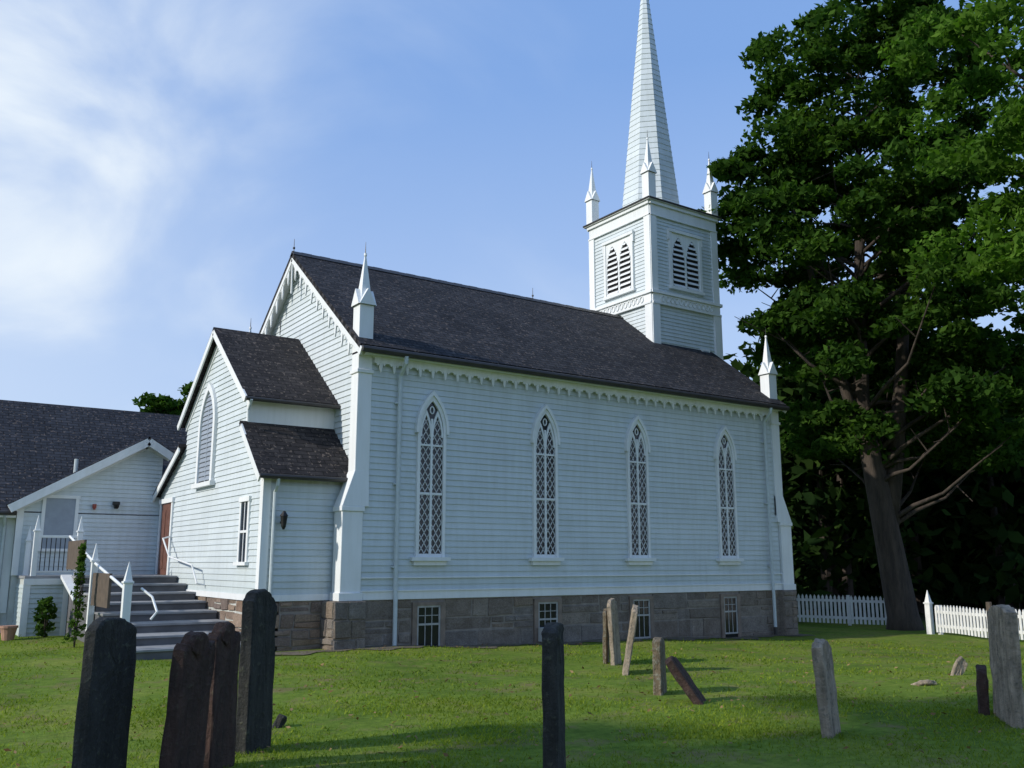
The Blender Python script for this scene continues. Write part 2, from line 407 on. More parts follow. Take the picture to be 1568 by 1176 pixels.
b=B(); blocks(b,FS(.42),-1.90,-.1,-.55,ZS-.02,5,.25,.7,(),.05,.02); blocks(b,FW(-1.90),.42,8.5,-.55,ZS+.0,5,.25,.7,(),.05,.02); b.obj('fieldstone_foundation','fieldstone',church)
b=B(); blocks(b,FS(-.18),-.62,.08,-.5,ZS-.03,4,.3,.5,(),.03); blocks(b,FW(-.62),-.18,.4,-.5,ZS-.03,4,.25,.5,(),.03)
b.box(-.60,.07,-.165,.4,-.5,ZS-.035)
b.box(L-.12,L+.42,-.165,.4,-.6,ZS-.035); blocks(b,FS(-.18),L-.12,L+.42,-.55,ZS-.03,4,.3,.5,(),.03)
b.obj('buttress_foundation','granite',church)
b=B(); b.box(.03,L-.03,-.006,.3,-.6,ZS-.03); b.box(-1.88,0,.415,1,-.6,ZS-.03); b.box(-1.895,-1.5,.415,8.45,-.6,ZS); b.obj('mortar_core','mortar',church)
for i,(a,c,_,_) in enumerate(hb):
    t=B();g=B();w=B(); z0=-.16-.02*i; z1=.80
    t.box(a,a+.11,-.06,-.008,z0-.3,z1); t.box(c-.11,c,-.06,-.008,z0-.3,z1); t.box(a+.11,c-.11,-.06,-.008,z1-.07,z1)
    t.obj('basement_window_frame','bwood',church)
    w.box(a+.11,a+.15,-.042,-.022,z0,z1-.07); w.box(c-.15,c-.11,-.042,-.022,z0,z1-.07)
    for z in (z1-.11,z1-.47,z0): w.box(a+.15,c-.15,-.041,-.022,z,z+.04)
    for k in (1,2):
        x=a+.15+(c-a-.3)*k/3; w.box(x-.008,x+.008,-.034,-.022,z0+.04,z1-.11)
    w.box(a+.15,c-.15,-.033,-.0225,z1-.28,z1-.265)
    w.obj('basement_window_sash','sash',church)
    g.box(a+.11,c-.11,-.0205,-.010,z0-.3,z1-.07); g.obj('basement_window_glass','glass',church)
b=B(); b.box(4.35,4.75,-.38,-.08,-.12,.18); b.box(4.38,4.72,-.39,-.38,-.08,.14); b.obj('vent_box','grime',church,bevel=.01)
def corner(x0,sx):
    b=B()
    xa,xb=sorted((x0-sx*.10,x0+sx*.22))
    b.box(xa,xb,-.07,.26,2.9,5.95)
    lo,hi=sorted((x0+sx*.02,x0+sx*.47))
    b.box(lo,hi,-.09,.30,ZS-.03,2.62)
    b.box(lo-.03,hi+.03,-.12,.33,2.62,2.72)
    o,i_=x0+sx*.49,x0+sx*.22; n=x0-sx*.10
    b.hexa([(n,-.11,2.72),(o,-.11,2.72),(o,.32,2.72),(n,.32,2.72),(n,-.072,3.45),(i_,-.072,3.45),(i_,.262,3.45),(n,.262,3.45)])
    b.box(lo-.03,hi+.03,-.12,.33,ZS-.03,ZS+.13)
    b.box(xa-.03,xb+.03,-.10,.29,5.48,5.56)
    b.obj('corner_buttress','trim',church,bevel=.008)
    pinnacle(church,x0+sx*.06,.10,5.9,6.98,8.24,.32)
corner(0,-1); corner(L,1)
for x in (0,L):
    b=B(); b.box(x-.2,x+.2,W-.2,W+.08,ZS,5.95); b.obj('corner_buttress','trim',church)
    pinnacle(church,x,W-.1,5.9,6.98,8.24,.32)
b=B()
for x in (-.25,7.1): b.cone((x,YC),.012,.006,ZR+.1,ZR+.42,6); b.cone((x,YC),.03,.03,ZR+.16,ZR+.2,8)
b.cone((-.5,YC),.012,.006,7.05,7.5,6)
b.obj('ridge_lightning_rods','black',church)

# chancel ------------------------------------------------------------
XC,YL,YU,ZLE,ZLT,ZUE,ZPK=-1.907,.42,1.55,3.29,4.46,5.02,6.975
YF=8.48
CF=FW(XC); SU=(ZPK-ZUE)/(YC-1.35)
YUF=2*YC-YU
def cext(z):
    if z<ZLE: return (YL,YF)
    if z<ZLT:
        t=(z-ZLE)/(ZLT-ZLE); return (YL+(YU-YL)*t, YF+(YUF-YF)*t)
    h=(ZPK-.08-z)/SU
    return (max(YU,YC-h),min(YUF,YC+h))
core=B()
prof=[(YL,-.5),(YL,ZLE-.05),(YU,ZLT-.02),(YU,ZUE+.05),(YC,ZPK-.12),(YUF,ZUE+.05),(YUF,ZLT-.02),(YF,ZLE-.05),(YF,-.5)]
core.prism([(XC+.001,y,z) for y,z in prof],(-XC-.01,0,0)); core.obj('chancel_core','grime',church)
b=B(); clap(b,CF,ZS+.1,ZPK-.1,cext,e=.125); clap(b,FS(YL),ZS+.1,ZLE-.12,rect(XC,0),e=.125)
b.obj('chancel_clapboards','clap',church)
b=B(); fbox(b,CF,YL-.03,YF,ZS-.02,ZS+.1,0,.05); fbox(b,FS(YL),XC-.05,0,ZS-.02,ZS+.1,0,.05)
fbox(b,CF,YL,YL+.14,ZS+.1,ZLE-.05,0,.036); fbox(b,FS(YL),XC-.036,XC+.12,ZS+.1,ZLE-.05,0,.036)
fbox(b,FS(YU),XC,0,ZLT-.05,ZUE+.1,0,.02); fbox(b,CF,YU-.02,YU+.1,ZLT,ZUE,0,.036)
for sg in (-1,1):
    fbar(b,FW(XC-.17),(YC+sg*(YC-1.30),ZUE-.09),(YC,ZPK-.09),.15,0,.035)
    fbar(b,FW(XC),(YC+sg*(YC-1.45),ZUE-.12),(YC,ZPK-.23),.16,0,.04)
fbar(b,FW(XC-.17),(.20,ZLE-.09),(1.5,ZLT-.08),.14,0,.035)
fbar(b,FW(XC),(.42,ZLE-.06),(1.5,ZLT-.2),.12,0,.04)
fbar(b,FW(XC-.17),(YF+.12,ZLE-.09),(YUF,ZLT-.08),.14,0,.035)
b.obj('chancel_trim','trim',church)
xr=XC-.2
def cz(y): return ZPK-SU*abs(y-YC)
roof_plane('chancel_roof','roof2',(xr,1.28,cz(1.28)+.04),(0,1.28,cz(1.28)+.04),(0,YC,ZPK+.04),(xr,YC,ZPK+.04),.08,church)
roof_plane('chancel_roof_back','roof2',(0,2*YC-1.28,cz(1.28)+.04),(xr,2*YC-1.28,cz(1.28)+.04),(xr,YC,ZPK+.04),(0,YC,ZPK+.04),.08,church)
roof_plane('chancel_aisle_roof','roof2',(xr,.20,ZLE+.03),(0,.20,ZLE+.03),(0,YU,ZLT+.05),(xr,YU,ZLT+.05),.08,church)
roof_plane('chancel_aisle_roof_back','roof2',(0,YF+.15,ZLE+.03),(xr,YF+.15,ZLE+.03),(xr,YUF,ZLT+.05),(0,YUF,ZLT+.05),.08,church)
b=B(); b.tube([(xr,.16,ZLE-.03),(0,.16,ZLE-.03)],.05,8); b.tube([(xr,1.24,ZUE-.08),(0,1.24,ZUE-.08)],.045,8); b.obj('chancel_gutter','gutter',church)
b=B(); b.tube([(-1.72,.17,ZLE-.05),(-1.72,.2,ZLE-.2),(-1.72,.33,ZLE-.32),(-1.72,.34,.9)],.036,8)
b.tube([(-2.0,1.2,ZUE-.1),(-2.0,1.35,ZUE-.3),(-1.98,1.38,ZLT+.02)],.03,8)
b.obj('chancel_downspout','pipe',church)
b=B(); b.cone((-1.55,.24),.05,.075,2.30,2.50,6); b.cone((-1.55,.24),.09,.02,2.50,2.60,6); b.box(-1.57,-1.53,.24,.40,2.36,2.40); b.cone((-1.55,.24),.02,.05,2.24,2.30,6)
b.obj('wall_lantern','black',church)
t=B();g=B();l=B()
yc,half=4.35,.50; z0,zs_,za=3.42,4.72,5.60
ring(t,CF,arch_pts(yc,half+.14,z0,zs_,za+.18),arch_pts(yc,half,z0,zs_,za),0,.09)
fbox(t,CF,yc-half-.24,yc+half+.24,z0-.1,z0,0,.14)
fbox(l,CF,yc-.03,yc+.03,z0,za-.4,.03,.05)
z=z0+.05
while z<za-.1:
    hw=arch_half(half,zs_,za,z+.05); l.hexa([CF(yc-hw,z,.050),CF(yc+hw,z,.050),CF(yc+hw,z+.09,.031),CF(yc-hw,z+.09,.031),CF(yc-hw,z+.01,.056),CF(yc+hw,z+.01,.056),CF(yc+hw,z+.10,.037),CF(yc-hw,z+.10,.037)]); z+=.11
t.obj('chancel_window_casing','trim',church); l.obj('chancel_window_louvres','shade',church)
pp=arch_pts(yc,half+.01,z0,zs_,za); g.add([CF(*p,.030) for p in pp],[tuple(range(len(pp)))]); g.obj('chancel_window_panel','darkgap',church)
t=B();g=B()
fbox(t,CF,1.12,1.22,1.62,2.83,0,.05); fbox(t,CF,1.62,1.72,1.62,2.83,0,.05); fbox(t,CF,1.10,1.74,2.83,2.93,0,.07); fbox(t,CF,1.06,1.78,1.55,1.62,0,.10)
fbox(t,CF,1.22,1.62,2.20,2.25,.029,.045); fbox(t,CF,1.405,1.435,1.62,2.83,.029,.04)
t.obj('small_window_casing','trim',church); fbox(g,CF,1.22,1.62,1.62,2.83,.026,.0285); g.obj('small_window_glass','glass',church)
t=B();g=B()
fbox(t,CF,6.98,7.10,1.3,3.12,0,.06); fbox(t,CF,8.10,8.22,1.3,3.12,0,.06); fbox(t,CF,6.94,8.26,3.12,3.24,0,.08); t.obj('door_casing','trim',church)
fbox(g,CF,7.10,8.10,1.3,3.12,.028,.034)
for a,c in ((7.18,7.55),(7.65,8.02)):
    for z0,z1 in ((1.45,2.05),(2.2,2.95)): fbox(g,CF,a,c,z0,z1,.034,.048)
g.obj('side_door','brown',church,bevel=.006)
b=B(); b.tube([(XC-.06,7.0,2.25),(XC-.25,6.9,2.2),(XC-.25,6.2,1.75),(XC-.25,4.2,1.55),(XC-.2,3.9,1.15),(XC-.03,3.9,1.12)],.02,8); b.obj('wall_handrail','trim',church)

# tower --------------------------------------------------------------
TX,TW,Z1,Z2=11.96,1.425,9.67,12.6
tx0,tx1,ty0,ty1=TX-TW,TX+TW,YC-TW,YC+TW
core=B(); core.box(tx0,tx1,ty0,ty1,5.5,Z2); core.obj('tower_core','grime',church)
b=B();t=B();d=B();lv=B()
for F,a,c in ((FS(ty0),tx0,tx1),(FN(ty1),tx0,tx1),(FW(tx0),ty0,ty1),(FE(tx1),ty0,ty1)):
    clap(b,F,6.2,Z1-.34,rect(a,c),e=.115); clap(b,F,Z1+.05,Z2-.45,rect(a,c),e=.115)
    for s0,s1 in ((a-.06,a+.24),(c-.24,c+.06)):
        fbox(t,F,s0,s1,6.0,Z1-.36,0,.085); fbox(t,F,s0+.02,s1-.02,Z1+.05,Z2-.40,0,.065)
    fbox(t,F,a-.05,c+.05,Z1-.36,Z1-.30,0,.11); fbox(t,F,a-.03,c+.03,Z1-.30,Z1-.03,0,.07); fbox(t,F,a-.09,c+.09,Z1-.03,Z1+.05,0,.13)
    n=int((c-a-.5)/.19)
    for k in range(n):
        s=(a+c)/2+(k-(n-1)/2)*.19
        for q in range(8):
            a0,a1=math.pi/4*q,math.pi/4*(q+1)
            fbar(t,F,(s+.075*math.cos(a0),Z1-.165+.095*math.sin(a0)),(s+.075*math.cos(a1),Z1-.165+.095*math.sin(a1)),.028,.07,.10)
    fbox(t,F,a-.02,c+.02,Z2-.42,Z2-.10,0,.055); fbox(t,F,a-.04,c+.04,Z2-.46,Z2-.42,0,.085); fbox(t,F,a-.06,c+.06,Z2-.10,Z2-.0,0,.12)
    m=(a+c)/2; hw=.60; z0,z1=9.98,11.74
    fbox(t,F,m-hw-.10,m-hw,z0,z1,0,.09); fbox(t,F,m+hw,m+hw+.10,z0,z1,0,.09)
    fbox(t,F,m-hw-.14,m+hw+.14,z1,z1+.10,0,.12); fbox(t,F,m-hw-.14,m+hw+.14,z0-.09,z0,0,.12)
    fbox(t,F,m-hw-.14,m-hw-.101,z1-.25,z1,0,.10); fbox(t,F,m+hw+.101,m+hw+.14,z1-.25,z1,0,.10)
    fbox(d,F,m-hw,m+hw,z0,z1,.0,.029)
    lh=.245; ls=z1-.72; la=z1-.12
    for sg in (-1,1):
        cc=m+sg*.30
        K=16
        for k in range(K):
            s0=-.30+.60*k/K; s1=-.30+.60*(k+1)/K
            za_=arch_z(lh,ls,la,(s0+s1)/2) if abs((s0+s1)/2)<lh else z0
            fbox(t,F,cc+s0,cc+s1,za_,z1,.030,.060)
        zz=z0+.04
        while zz<la-.08:
            h=arch_half(lh,ls,la,zz+.05)
            if h>.03:
                p=[F(cc-h,zz,.082),F(cc+h,zz,.082),F(cc+h,zz+.075,.031),F(cc-h,zz+.075,.031)]
                q=[F(cc-h,zz-.02,.082),F(cc+h,zz-.02,.082),F(cc+h,zz+.055,.031),F(cc-h,zz+.055,.031)]
                lv.hexa(q+p)
            zz+=.165
b.obj('tower_clapboards','clap',church); t.obj('tower_trim','trim',church); d.obj('belfry_dark','darkgap',church); lv.obj('belfry_louvres','trim',church)
b=B(); b.box(tx0-.17,tx1+.17,ty0-.17,ty1+.17,Z2,Z2+.07); b.box(tx0-.0,tx1+.0,ty0-.0,ty1+.0,Z2+.07,Z2+.14); b.obj('tower_deck','grime',church)
b=B(); b.tube([(tx0-.17,ty0-.18,Z2+.05),(tx1+.17,ty0-.18,Z2+.05)],.03,6); b.tube([(tx0-.18,ty0-.17,Z2+.05),(tx0-.18,ty1+.17,Z2+.05)],.03,6); b.obj('tower_cornice_flashing','gutter',church)
b=B(); fbox(b,FS(ty0),12.50,12.85,7.55,8.15,0,.09); b.obj('tower_hatch_frame','trim',church); b=B(); fbox(b,FS(ty0),12.56,12.79,7.6,8.09,.09,.10); b.obj('tower_hatch','shade',church)
for x in (tx0+.05,tx1-.05):
    for y in (ty0+.05,ty1-.05): pinnacle(church,x,y,Z2+.07,13.55,14.84,.30,'tower_pinnacle')
b=B(); r0=1.02; zb,zt=Z2+.14,22.0; n=46
for k in range(n):
    a=k/n; c=(k+1)/n
    ra=r0*(1-a)+.026; rb=r0*(1-c)+.010
    b.cone((TX,YC),ra,rb,zb+(zt-zb)*a,zb+(zt-zb)*c,8,math.pi/8)
b.cone((TX,YC),r0+.06,r0+.04,zb-.02,zb+.1,8,math.pi/8)
b.obj('spire','clap',church)
b=B(); b.cone((TX,YC),.02,.006,zt,zt+.9,6); b.obj('spire_rod','black',church)

# ------------------------------------------------------------------ parish hall + connector
hall=empty('parish_hall')
F=FS(YF)
px,pz=-2.36,4.78; sll=(pz-2.93)/(px+5.45)
def fext(z): return (max(-5.25,px-(pz-.05-z)/sll),min(XC-.01,px+(pz-.05-z)/sll))
core=B(); core.prism([(-5.25,YF+.01,-.5),(-5.25,YF+.01,3.0),(px,YF+.01,pz-.1),(XC,YF+.01,pz-.4),(XC,YF+.01,-.5)],(0,4,0)); core.obj('connector_core','grime',hall)
b=B(); clap(b,F,1.3,pz-.1,fext,e=.11); b.obj('connector_clapboards','clap',hall)
b=B()
for sg in (-1,1):
    x_e=px+sg*3.12; z_e=pz-sll*3.12
    if sg==1: x_e,z_e=px+.62,pz-sll*.62
    roof_plane('connector_roof','roof3',(x_e,YF-.27,z_e+.12),(x_e,YF+4,z_e+.12),(px,YF+4,pz+.12),(px,YF-.27,pz+.12),.05,hall)
    fbar(b,FS(YF-.24),(x_e,z_e-.02),(px,pz-.02),.20,0,.05)
    fbar(b,FS(YF),(x_e+(.1 if sg==-1 else 0),z_e-.05),(px,pz-.12),.14,0,.04)
    q=[(x_e,YF-.24,z_e+.02),(px,YF-.24,pz+.02),(px,YF,pz+.02),(x_e,YF,z_e+.02)]; b.prism(q,(0,0,.03))
fbox(b,F,-5.28,-5.13,1.3,2.98,0,.038)
fbox(b,F,-4.74,-4.66,1.95,3.20,0,.05); fbox(b,F,-3.98,-3.90,1.95,3.20,0,.05); fbox(b,F,-4.76,-3.88,3.20,3.28,0,.06); fbox(b,F,-4.76,-3.88,1.88,1.95,0,.07)
b.obj('connector_trim','trim',hall)
b=B(); fbox(b,F,-4.66,-3.98,1.95,3.20,.029,.034); b.obj('connector_window','shade',hall)
b=B(); b.cone((-3.54,YF-.08),.05,.05,2.98,3.08,10); b.cone((-3.54,YF-.08),.03,.03,2.94,2.98,8); b.obj('alarm_bell','red',hall)
b=B(); fbox(b,F,-3.10,-2.94,3.08,3.16,.0,.14); b.cone((-3.02,YF-.12),.05,.08,2.98,3.08,8); b.obj('wall_lamp','black',hall)
b=B(); b.tube([(-4.0,YF+.3,3.7),(-4.0,YF+.3,4.25)],.05,8); b.obj('vent_pipe','pipe',hall)
HY=12.6; HZ=6.22; HE=2.85; EY=8.75
roof_plane('hall_roof','roof3',(-16,EY-.3,HE),(-.3,EY-.3,HE),(-.3,HY,HZ),(-16,HY,HZ),.1,hall)
roof_plane('hall_roof_back','roof3',(-.3,2*HY-EY,HE),(-16,2*HY-EY,HE),(-16,HY,HZ),(-.3,HY,HZ),.1,hall)
core=B(); core.prism([(-15.8,EY,-.5),(-15.8,EY,HE+.1),(-15.8,HY,HZ-.15),(-15.8,2*HY-EY,HE),(-15.8,2*HY-EY,-.5)],(15.3,0,0)); core.obj('hall_core','grime',hall)
b=B(); clap(b,FS(EY),.4,HE,rect(-15.8,-5.26),e=.115); b.obj('hall_clapboards','clap',hall)
b=B(); b.box(-16,-5.3,EY-.33,EY-.29,HE-.16,HE); b.box(-16,-5.3,EY-.3,EY,HE-.12,HE-.09); fbox(b,FS(EY),-5.45,-5.27,.4,HE-.1,0,.038)
fbox(b,FS(EY),-7.6,-7.5,1.4,2.7,0,.05); fbox(b,FS(EY),-6.7,-6.6,1.4,2.7,0,.05); fbox(b,FS(EY),-7.6,-6.6,2.7,2.8,0,.06); fbox(b,FS(EY),-7.6,-6.6,1.3,1.4,0,.07)
b.obj('hall_trim','trim',hall)
b=B(); b.tube([(-16,EY-.38,HE-.05),(-5.3,EY-.38,HE-.05)],.055,8); b.obj('hall_gutter','gutter',hall)
b=B(); b.tube([(-5.55,EY-.36,HE-.1),(-5.5,EY-.1,HE-.35),(-5.5,EY-.08,.2)],.035,8); b.obj('hall_downspout','pipe',hall)

# ------------------------------------------------------------------ porch and steps
porch=empty('porch_with_steps')
DZ=1.30; PY=6.95; XL,XR=-4.2,-1.96
b=B(); b.box(-5.15,XR,PY,YF-.03,DZ-.06,DZ); b.obj('porch_deck','greyboard',porch)
b=B(); b.box(-5.12,-4.2,PY+.02,PY+.1,-.35,DZ-.06); b.box(-5.12,-5.04,PY+.1,YF-.03,-.35,DZ-.06); b.obj('porch_skirt_core','grime',porch)
b=B(); clap(b,FS(PY+.02),-.3,DZ-.2,rect(-5.12,-4.2),e=.11); clap(b,FW(-5.12),-.3,DZ-.2,rect(PY,YF),e=.11); b.obj('porch_skirt','clap',porch)
b=B(); fbox(b,FS(PY),-5.17,-4.18,DZ-.2,DZ-.06,0,.03); fbox(b,FS(PY),-5.17,-5.02,-.3,DZ-.2,0,.02); fbox(b,FS(PY),-4.32,-4.2,-.3,DZ-.2,0,.02); b.obj('porch_fascia','trim',porch)
n=8; tr=(PY-.35)/n; rz=(DZ+.08)/n
t=B();r=B()
for k in range(n):
    y0=.35+k*tr; z=-.08+rz*(k+1)
    t.box(XL-.02,XR,y0-.04,min(y0+tr+.02,PY-.01),z-.045,z-(.004 if k==n-1 else 0))
    r.box(XL,XR,y0,y0+.03,-.4,z-.045)
    r.box(XL,XL+.03,y0+.03,y0+tr,-.4,z-.045)
t.obj('step_treads','greyboard',porch,bevel=.006); r.obj('step_risers','riser',porch)
def newel(b,x,y,z0,z1,w=.11):
    h=w/2
    b.box(x-h,x+h,y-h,y+h,z0,z1-.38); b.box(x-h-.02,x+h+.02,y-h-.02,y+h+.02,z1-.38,z1-.34)
    b.cone((x,y),h*1.35,.008,z1-.34,z1,4,math.pi/4)
b=B()
for x in (-4.98,-4.05): newel(b,x,PY+.08,-.3 if x<-4.5 else DZ-.06,2.70)
newel(b,-4.98,YF-.15,DZ,2.5); newel(b,XL-.08,.55,-.3,1.62,.14); newel(b,XL-.08,3.7,-.1,2.0,.12)
b.box(-4.93,-4.10,PY+.05,PY+.11,2.18,2.24)
b.box(-4.93,-4.10,PY+.06,PY+.10,1.38,1.42)
b.tube([(XL-.08,PY,2.22),(XL-.08,3.7,1.6),(XL-.08,.6,1.12)],.03,6)
b.hexa([(XL-.22,PY-.1,1.25),(XL+.02,PY-.1,1.25),(XL+.02,5.0,.78),(XL-.22,5.0,.78),(XL-.22,PY-.1,1.33),(XL+.02,PY-.1,1.33),(XL+.02,5.0,.86),(XL-.22,5.0,.86)])
b.obj('porch_posts_and_rails','trim',porch,bevel=.004)
b=B()
for k in range(8): x=-4.86+k*.10; b.box(x-.009,x+.009,PY+.07,PY+.088,1.42,2.18)
b.obj('porch_balusters','black',porch)
b=B(); b.box(XL-.11,XL-.06,4.9,PY-.05,1.45,2.1); b.box(XL-.11,XL-.06,2.0,3.6,.75,1.4)
b.obj('step_side_panels','brownboard',porch)
b=B(); b.tube([(XL+.15,.5,1.15),(XL+.3,.3,1.0),(XL+.35,.1,.75),(XL+.25,.1,.62)],.022,8); b.obj('curled_handrail','trim',porch)

# ------------------------------------------------------------------ ground
YAW=.969; CX,CY,CZ=-8.116,-17.199,1.6
Fv=(math.cos(YAW),math.sin(YAW)); Rv=(math.sin(YAW),-math.cos(YAW))
def site(fwd,right): return (CX+fwd*Fv[0]+right*Rv[0],CY+fwd*Fv[1]+right*Rv[1])
def gz(x,y):
    x=np.asarray(x,float);y=np.asarray(y,float)
    h=-.022*np.clip(x,0,14)*np.clip((y+16)/12,0,1)-.06
    h=h*np.clip((y+13)/6,0,1)
    h=h+.022*np.sin(x*.9+1.3)*np.cos(y*.7)+.014*np.sin(x*2.3+y*1.9)
    far=np.clip((np.hypot(x-CX,y-CY)-60)/300,0,1); return h+far*1.5
def axis(c,near,step):
    a=list(np.arange(c-near,c+near+.01,step)); d=step; p=a[-1]; q=a[0]
    while p<c+700:
        d*=1.25; p+=d; q-=d; a.append(p); a.insert(0,q)
    return np.array(a)
xs=axis(0,28,.4); ys=axis(-2,26,.4)
X,Y=np.meshgrid(xs,ys,indexing='ij'); Z=gz(X,Y)
nx,ny=X.shape; verts=np.stack([X,Y,Z],-1).reshape(-1,3)
idx=np.arange(nx*ny).reshape(nx,ny)
faces=np.stack([idx[:-1,:-1],idx[1:,:-1],idx[1:,1:],idx[:-1,1:]],-1).reshape(-1,4)
def np_mesh(name,verts,faces,mat,parent=None,smooth=False):
    me=bpy.data.meshes.new(name); k=faces.shape[1]
    me.vertices.add(len(verts)); me.vertices.foreach_set('co',np.asarray(verts,np.float32).ravel())
    me.loops.add(faces.size); me.loops.foreach_set('vertex_index',faces.astype(np.int32).ravel())
    me.polygons.add(len(faces)); me.polygons.foreach_set('loop_start',np.arange(0,faces.size,k,dtype=np.int32))
    me.polygons.foreach_set('loop_total',np.full(len(faces),k,dtype=np.int32))
    if smooth: me.polygons.foreach_set('use_smooth',np.ones(len(faces),bool))
    me.update(calc_edges=True); me.validate()
    me.materials.append(M[mat]); o=bpy.data.objects.new(name,me); scene.collection.objects.link(o)
    if parent: o.parent=parent
    return o
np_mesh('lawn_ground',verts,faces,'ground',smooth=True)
sx=np.linspace(-2.2,13.4,110); sv=[];sf=[]
for i,x in enumerate(sx):
    w=.55+.18*math.sin(x*3.1)+.14*math.sin(x*7.7)
    for y in (.0,-w*.5,-w): sv.append((x,y-.02,float(gz(x,y))+.014))
for i in range(len(sx)-1):
    for k in range(2): a=i*3+k; sf.append((a,a+1,a+4,a+3))
b=B(); b.add(sv,sf); b.obj('soil_strip','soil')
def grass(n,dmin,dmax,hmin,hmax,wd):
    d=dmin+(dmax-dmin)*rng.random(n)**1.25; a=(rng.random(n)-.5)*2*.60
    r=d*np.tan(a); x=CX+d*Fv[0]+r*Rv[0]; y=CY+d*Fv[1]+r*Rv[1]
    ok=~((x>-2.3)&(y>-.35)&(x<13.2)) & ~((x>-4.4)&(x<=-1.9)&(y>.25)) & ~((x>-5.3)&(x<=-1.9)&(y>6.8))
    patch=np.sin(x*1.7+2*np.sin(y*.9))*np.sin(y*1.3+1.5*np.sin(x*.7))
    ok&=(rng.random(n)<.50+.55*patch)
    x,y,d=x[ok],y[ok],d[ok]; n=len(x)
    z=gz(x,y); h=(hmin+(hmax-hmin)*rng.random(n))*(1+d*.01); th=rng.random(n)*2*np.pi; w=wd*(.6+.8*rng.random(n))*(1+d*.05)
    lx,ly=(rng.random(n)-.5)*h*2.4,(rng.random(n)-.5)*h*2.4
    dx,dy=np.cos(th)*w,np.sin(th)*w
    return np.stack([np.stack([x-dx,y-dy,z-.005],-1),np.stack([x+dx,y+dy,z-.005],-1),np.stack([x+lx,y+ly,z+h],-1)],1).reshape(-1,3)
v=np.concatenate([grass(105000,3.5,12,.015,.042,.004),grass(70000,9,24,.015,.042,.006)])
np_mesh('lawn_grass',v,np.arange(len(v)).reshape(-1,3),'blade')
# fallen leaves and twigs on the lawn
n=1500; d=4+20*rng.random(n); r=d*np.tan((rng.random(n)-.5)*1.2); x=CX+d*Fv[0]+r*Rv[0]; y=CY+d*Fv[1]+r*Rv[1]
ok=~((x>-2.3)&(y>-.1))&~((x>-4.4)&(y>.25)); x,y=x[ok],y[ok]
c=np.stack([x,y,gz(x,y)+.035],-1)
def leaves_np(centers,rad,per,size,flat=.5,seed=1,droop=.3,up=.75):
    r=np.random.default_rng(seed); C=np.repeat(centers,per,0); RR=np.repeat(rad,per)[:,None]; n=len(C)
    g=r.normal(size=(n,3)); g/=np.linalg.norm(g,axis=1)[:,None]; g*=(r.random((n,1))**.45)
    p=C+g*RR*np.array([1,1,flat]); p[:,2]-=droop*(g[:,0]**2+g[:,1]**2)*RR[:,0]*.6
    nn=r.normal(size=(n,3))*np.array([.75,.75,.5])+np.array([0,0,up]); nn/=np.linalg.norm(nn,axis=1)[:,None]
    t=np.cross(nn,r.normal(size=(n,3))); t/=np.linalg.norm(t,axis=1)[:,None]; u=np.cross(nn,t)
    s=(size*(.6+.8*r.random(n)))[:,None]
    return np.stack([p-t*s*.5,p+u*s*.28-t*s*.05,p+t*s*.6,p-u*s*.28-t*s*.05],1).reshape(-1,3)
v=leaves_np(c,np.full(len(c),.01),1,.055,.2,77,0,2.0); np_mesh('fallen_leaves',v,np.arange(len(v)).reshape(-1,4),'litter')

# ------------------------------------------------------------------ gravestones
def gravestone(fwd,right,w,t,h,az,mat,style='tympanum',lean=(0,0),seed=0,sink=.25):
    rd=random.Random(seed); x,y=site(fwd,right); z=float(gz(x,y))
    hw=w/2
    if style=='tympanum':
        sh=h-.16*w/.5
        prof=[(-hw,-sink),(-hw,sh),(-hw*.9,sh+.035),(-hw*.72,sh+.04),(-hw*.62,sh)]
        for k in range(9):
            a=math.pi-math.pi*k/8; prof.append((hw*.6*math.cos(a),sh+(h-sh)*math.sin(a)))
        prof+=[(hw*.62,sh),(hw*.72,sh+.04),(hw*.9,sh+.035),(hw,sh),(hw,-sink)]
    elif style=='round':
        rr=min(.12,hw)
        prof=[(-hw,-sink),(-hw,h-rr)]+[(hw*math.cos(math.pi-math.pi*k/8),h-rr+rr*math.sin(math.pi*k/8)) for k in range(1,8)]+[(hw,h-rr),(hw,-sink)]
    else:
        prof=[(-hw,-sink),(-hw,h*.93),(-hw*.75,h*.975),(-hw*.5,h*.985),(-hw*.1,h),(hw*.3,h*.985),(hw*.6,h*.96),(hw*.85,h*.92),(hw,h*.86),(hw,-sink)]
    prof=[(a+rd.uniform(-.008,.008),c+rd.uniform(-.012,.012)) for a,c in prof]
    b=B(); n=len(prof); be=.012; vs=[]
    for off,sc in ((-t/2,1),(-t/2+be,0),(t/2-be,0),(t/2,1)):
        for a,c in prof:
            if sc: a2=a*(1-be/hw); c2=c-(be if c>0 else 0)
            else: a2,c2=a,c
            vs.append((a2,off,c2))
    fs=[tuple(range(n))[::-1],tuple(range(3*n,4*n))]
    for q in range(3): fs+=[(q*n+i,q*n+(i+1)%n,(q+1)*n+(i+1)%n,(q+1)*n+i) for i in range(n)]
    b.add(vs,fs); o=b.obj('gravestone',mat)
    md=o.modifiers.new('sub','SUBSURF'); md.subdivision_type='SIMPLE'; md.levels=md.render_levels=3
    tx=bpy.data.textures.new('chip','CLOUDS'); tx.noise_scale=.09; dm=o.modifiers.new('chip','DISPLACE'); dm.texture=tx; dm.strength=.035; dm.texture_coords='LOCAL'
    o.location=(x,y,z); o.rotation_euler=(lean[0],lean[1],math.radians(az))
    return o
AZ=45
gravestone(6.9,-2.93,.55,.10,1.24,AZ+2,'g_dark','rough',(.0,.03),1)
gravestone(7.15,-2.44,.38,.12,1.13,AZ-6,'g_brown','tympanum',(.05,.02),2)
gravestone(7.75,-2.36,.38,.12,1.14,AZ-2,'g_brown','tympanum',(-.01,.02),3)
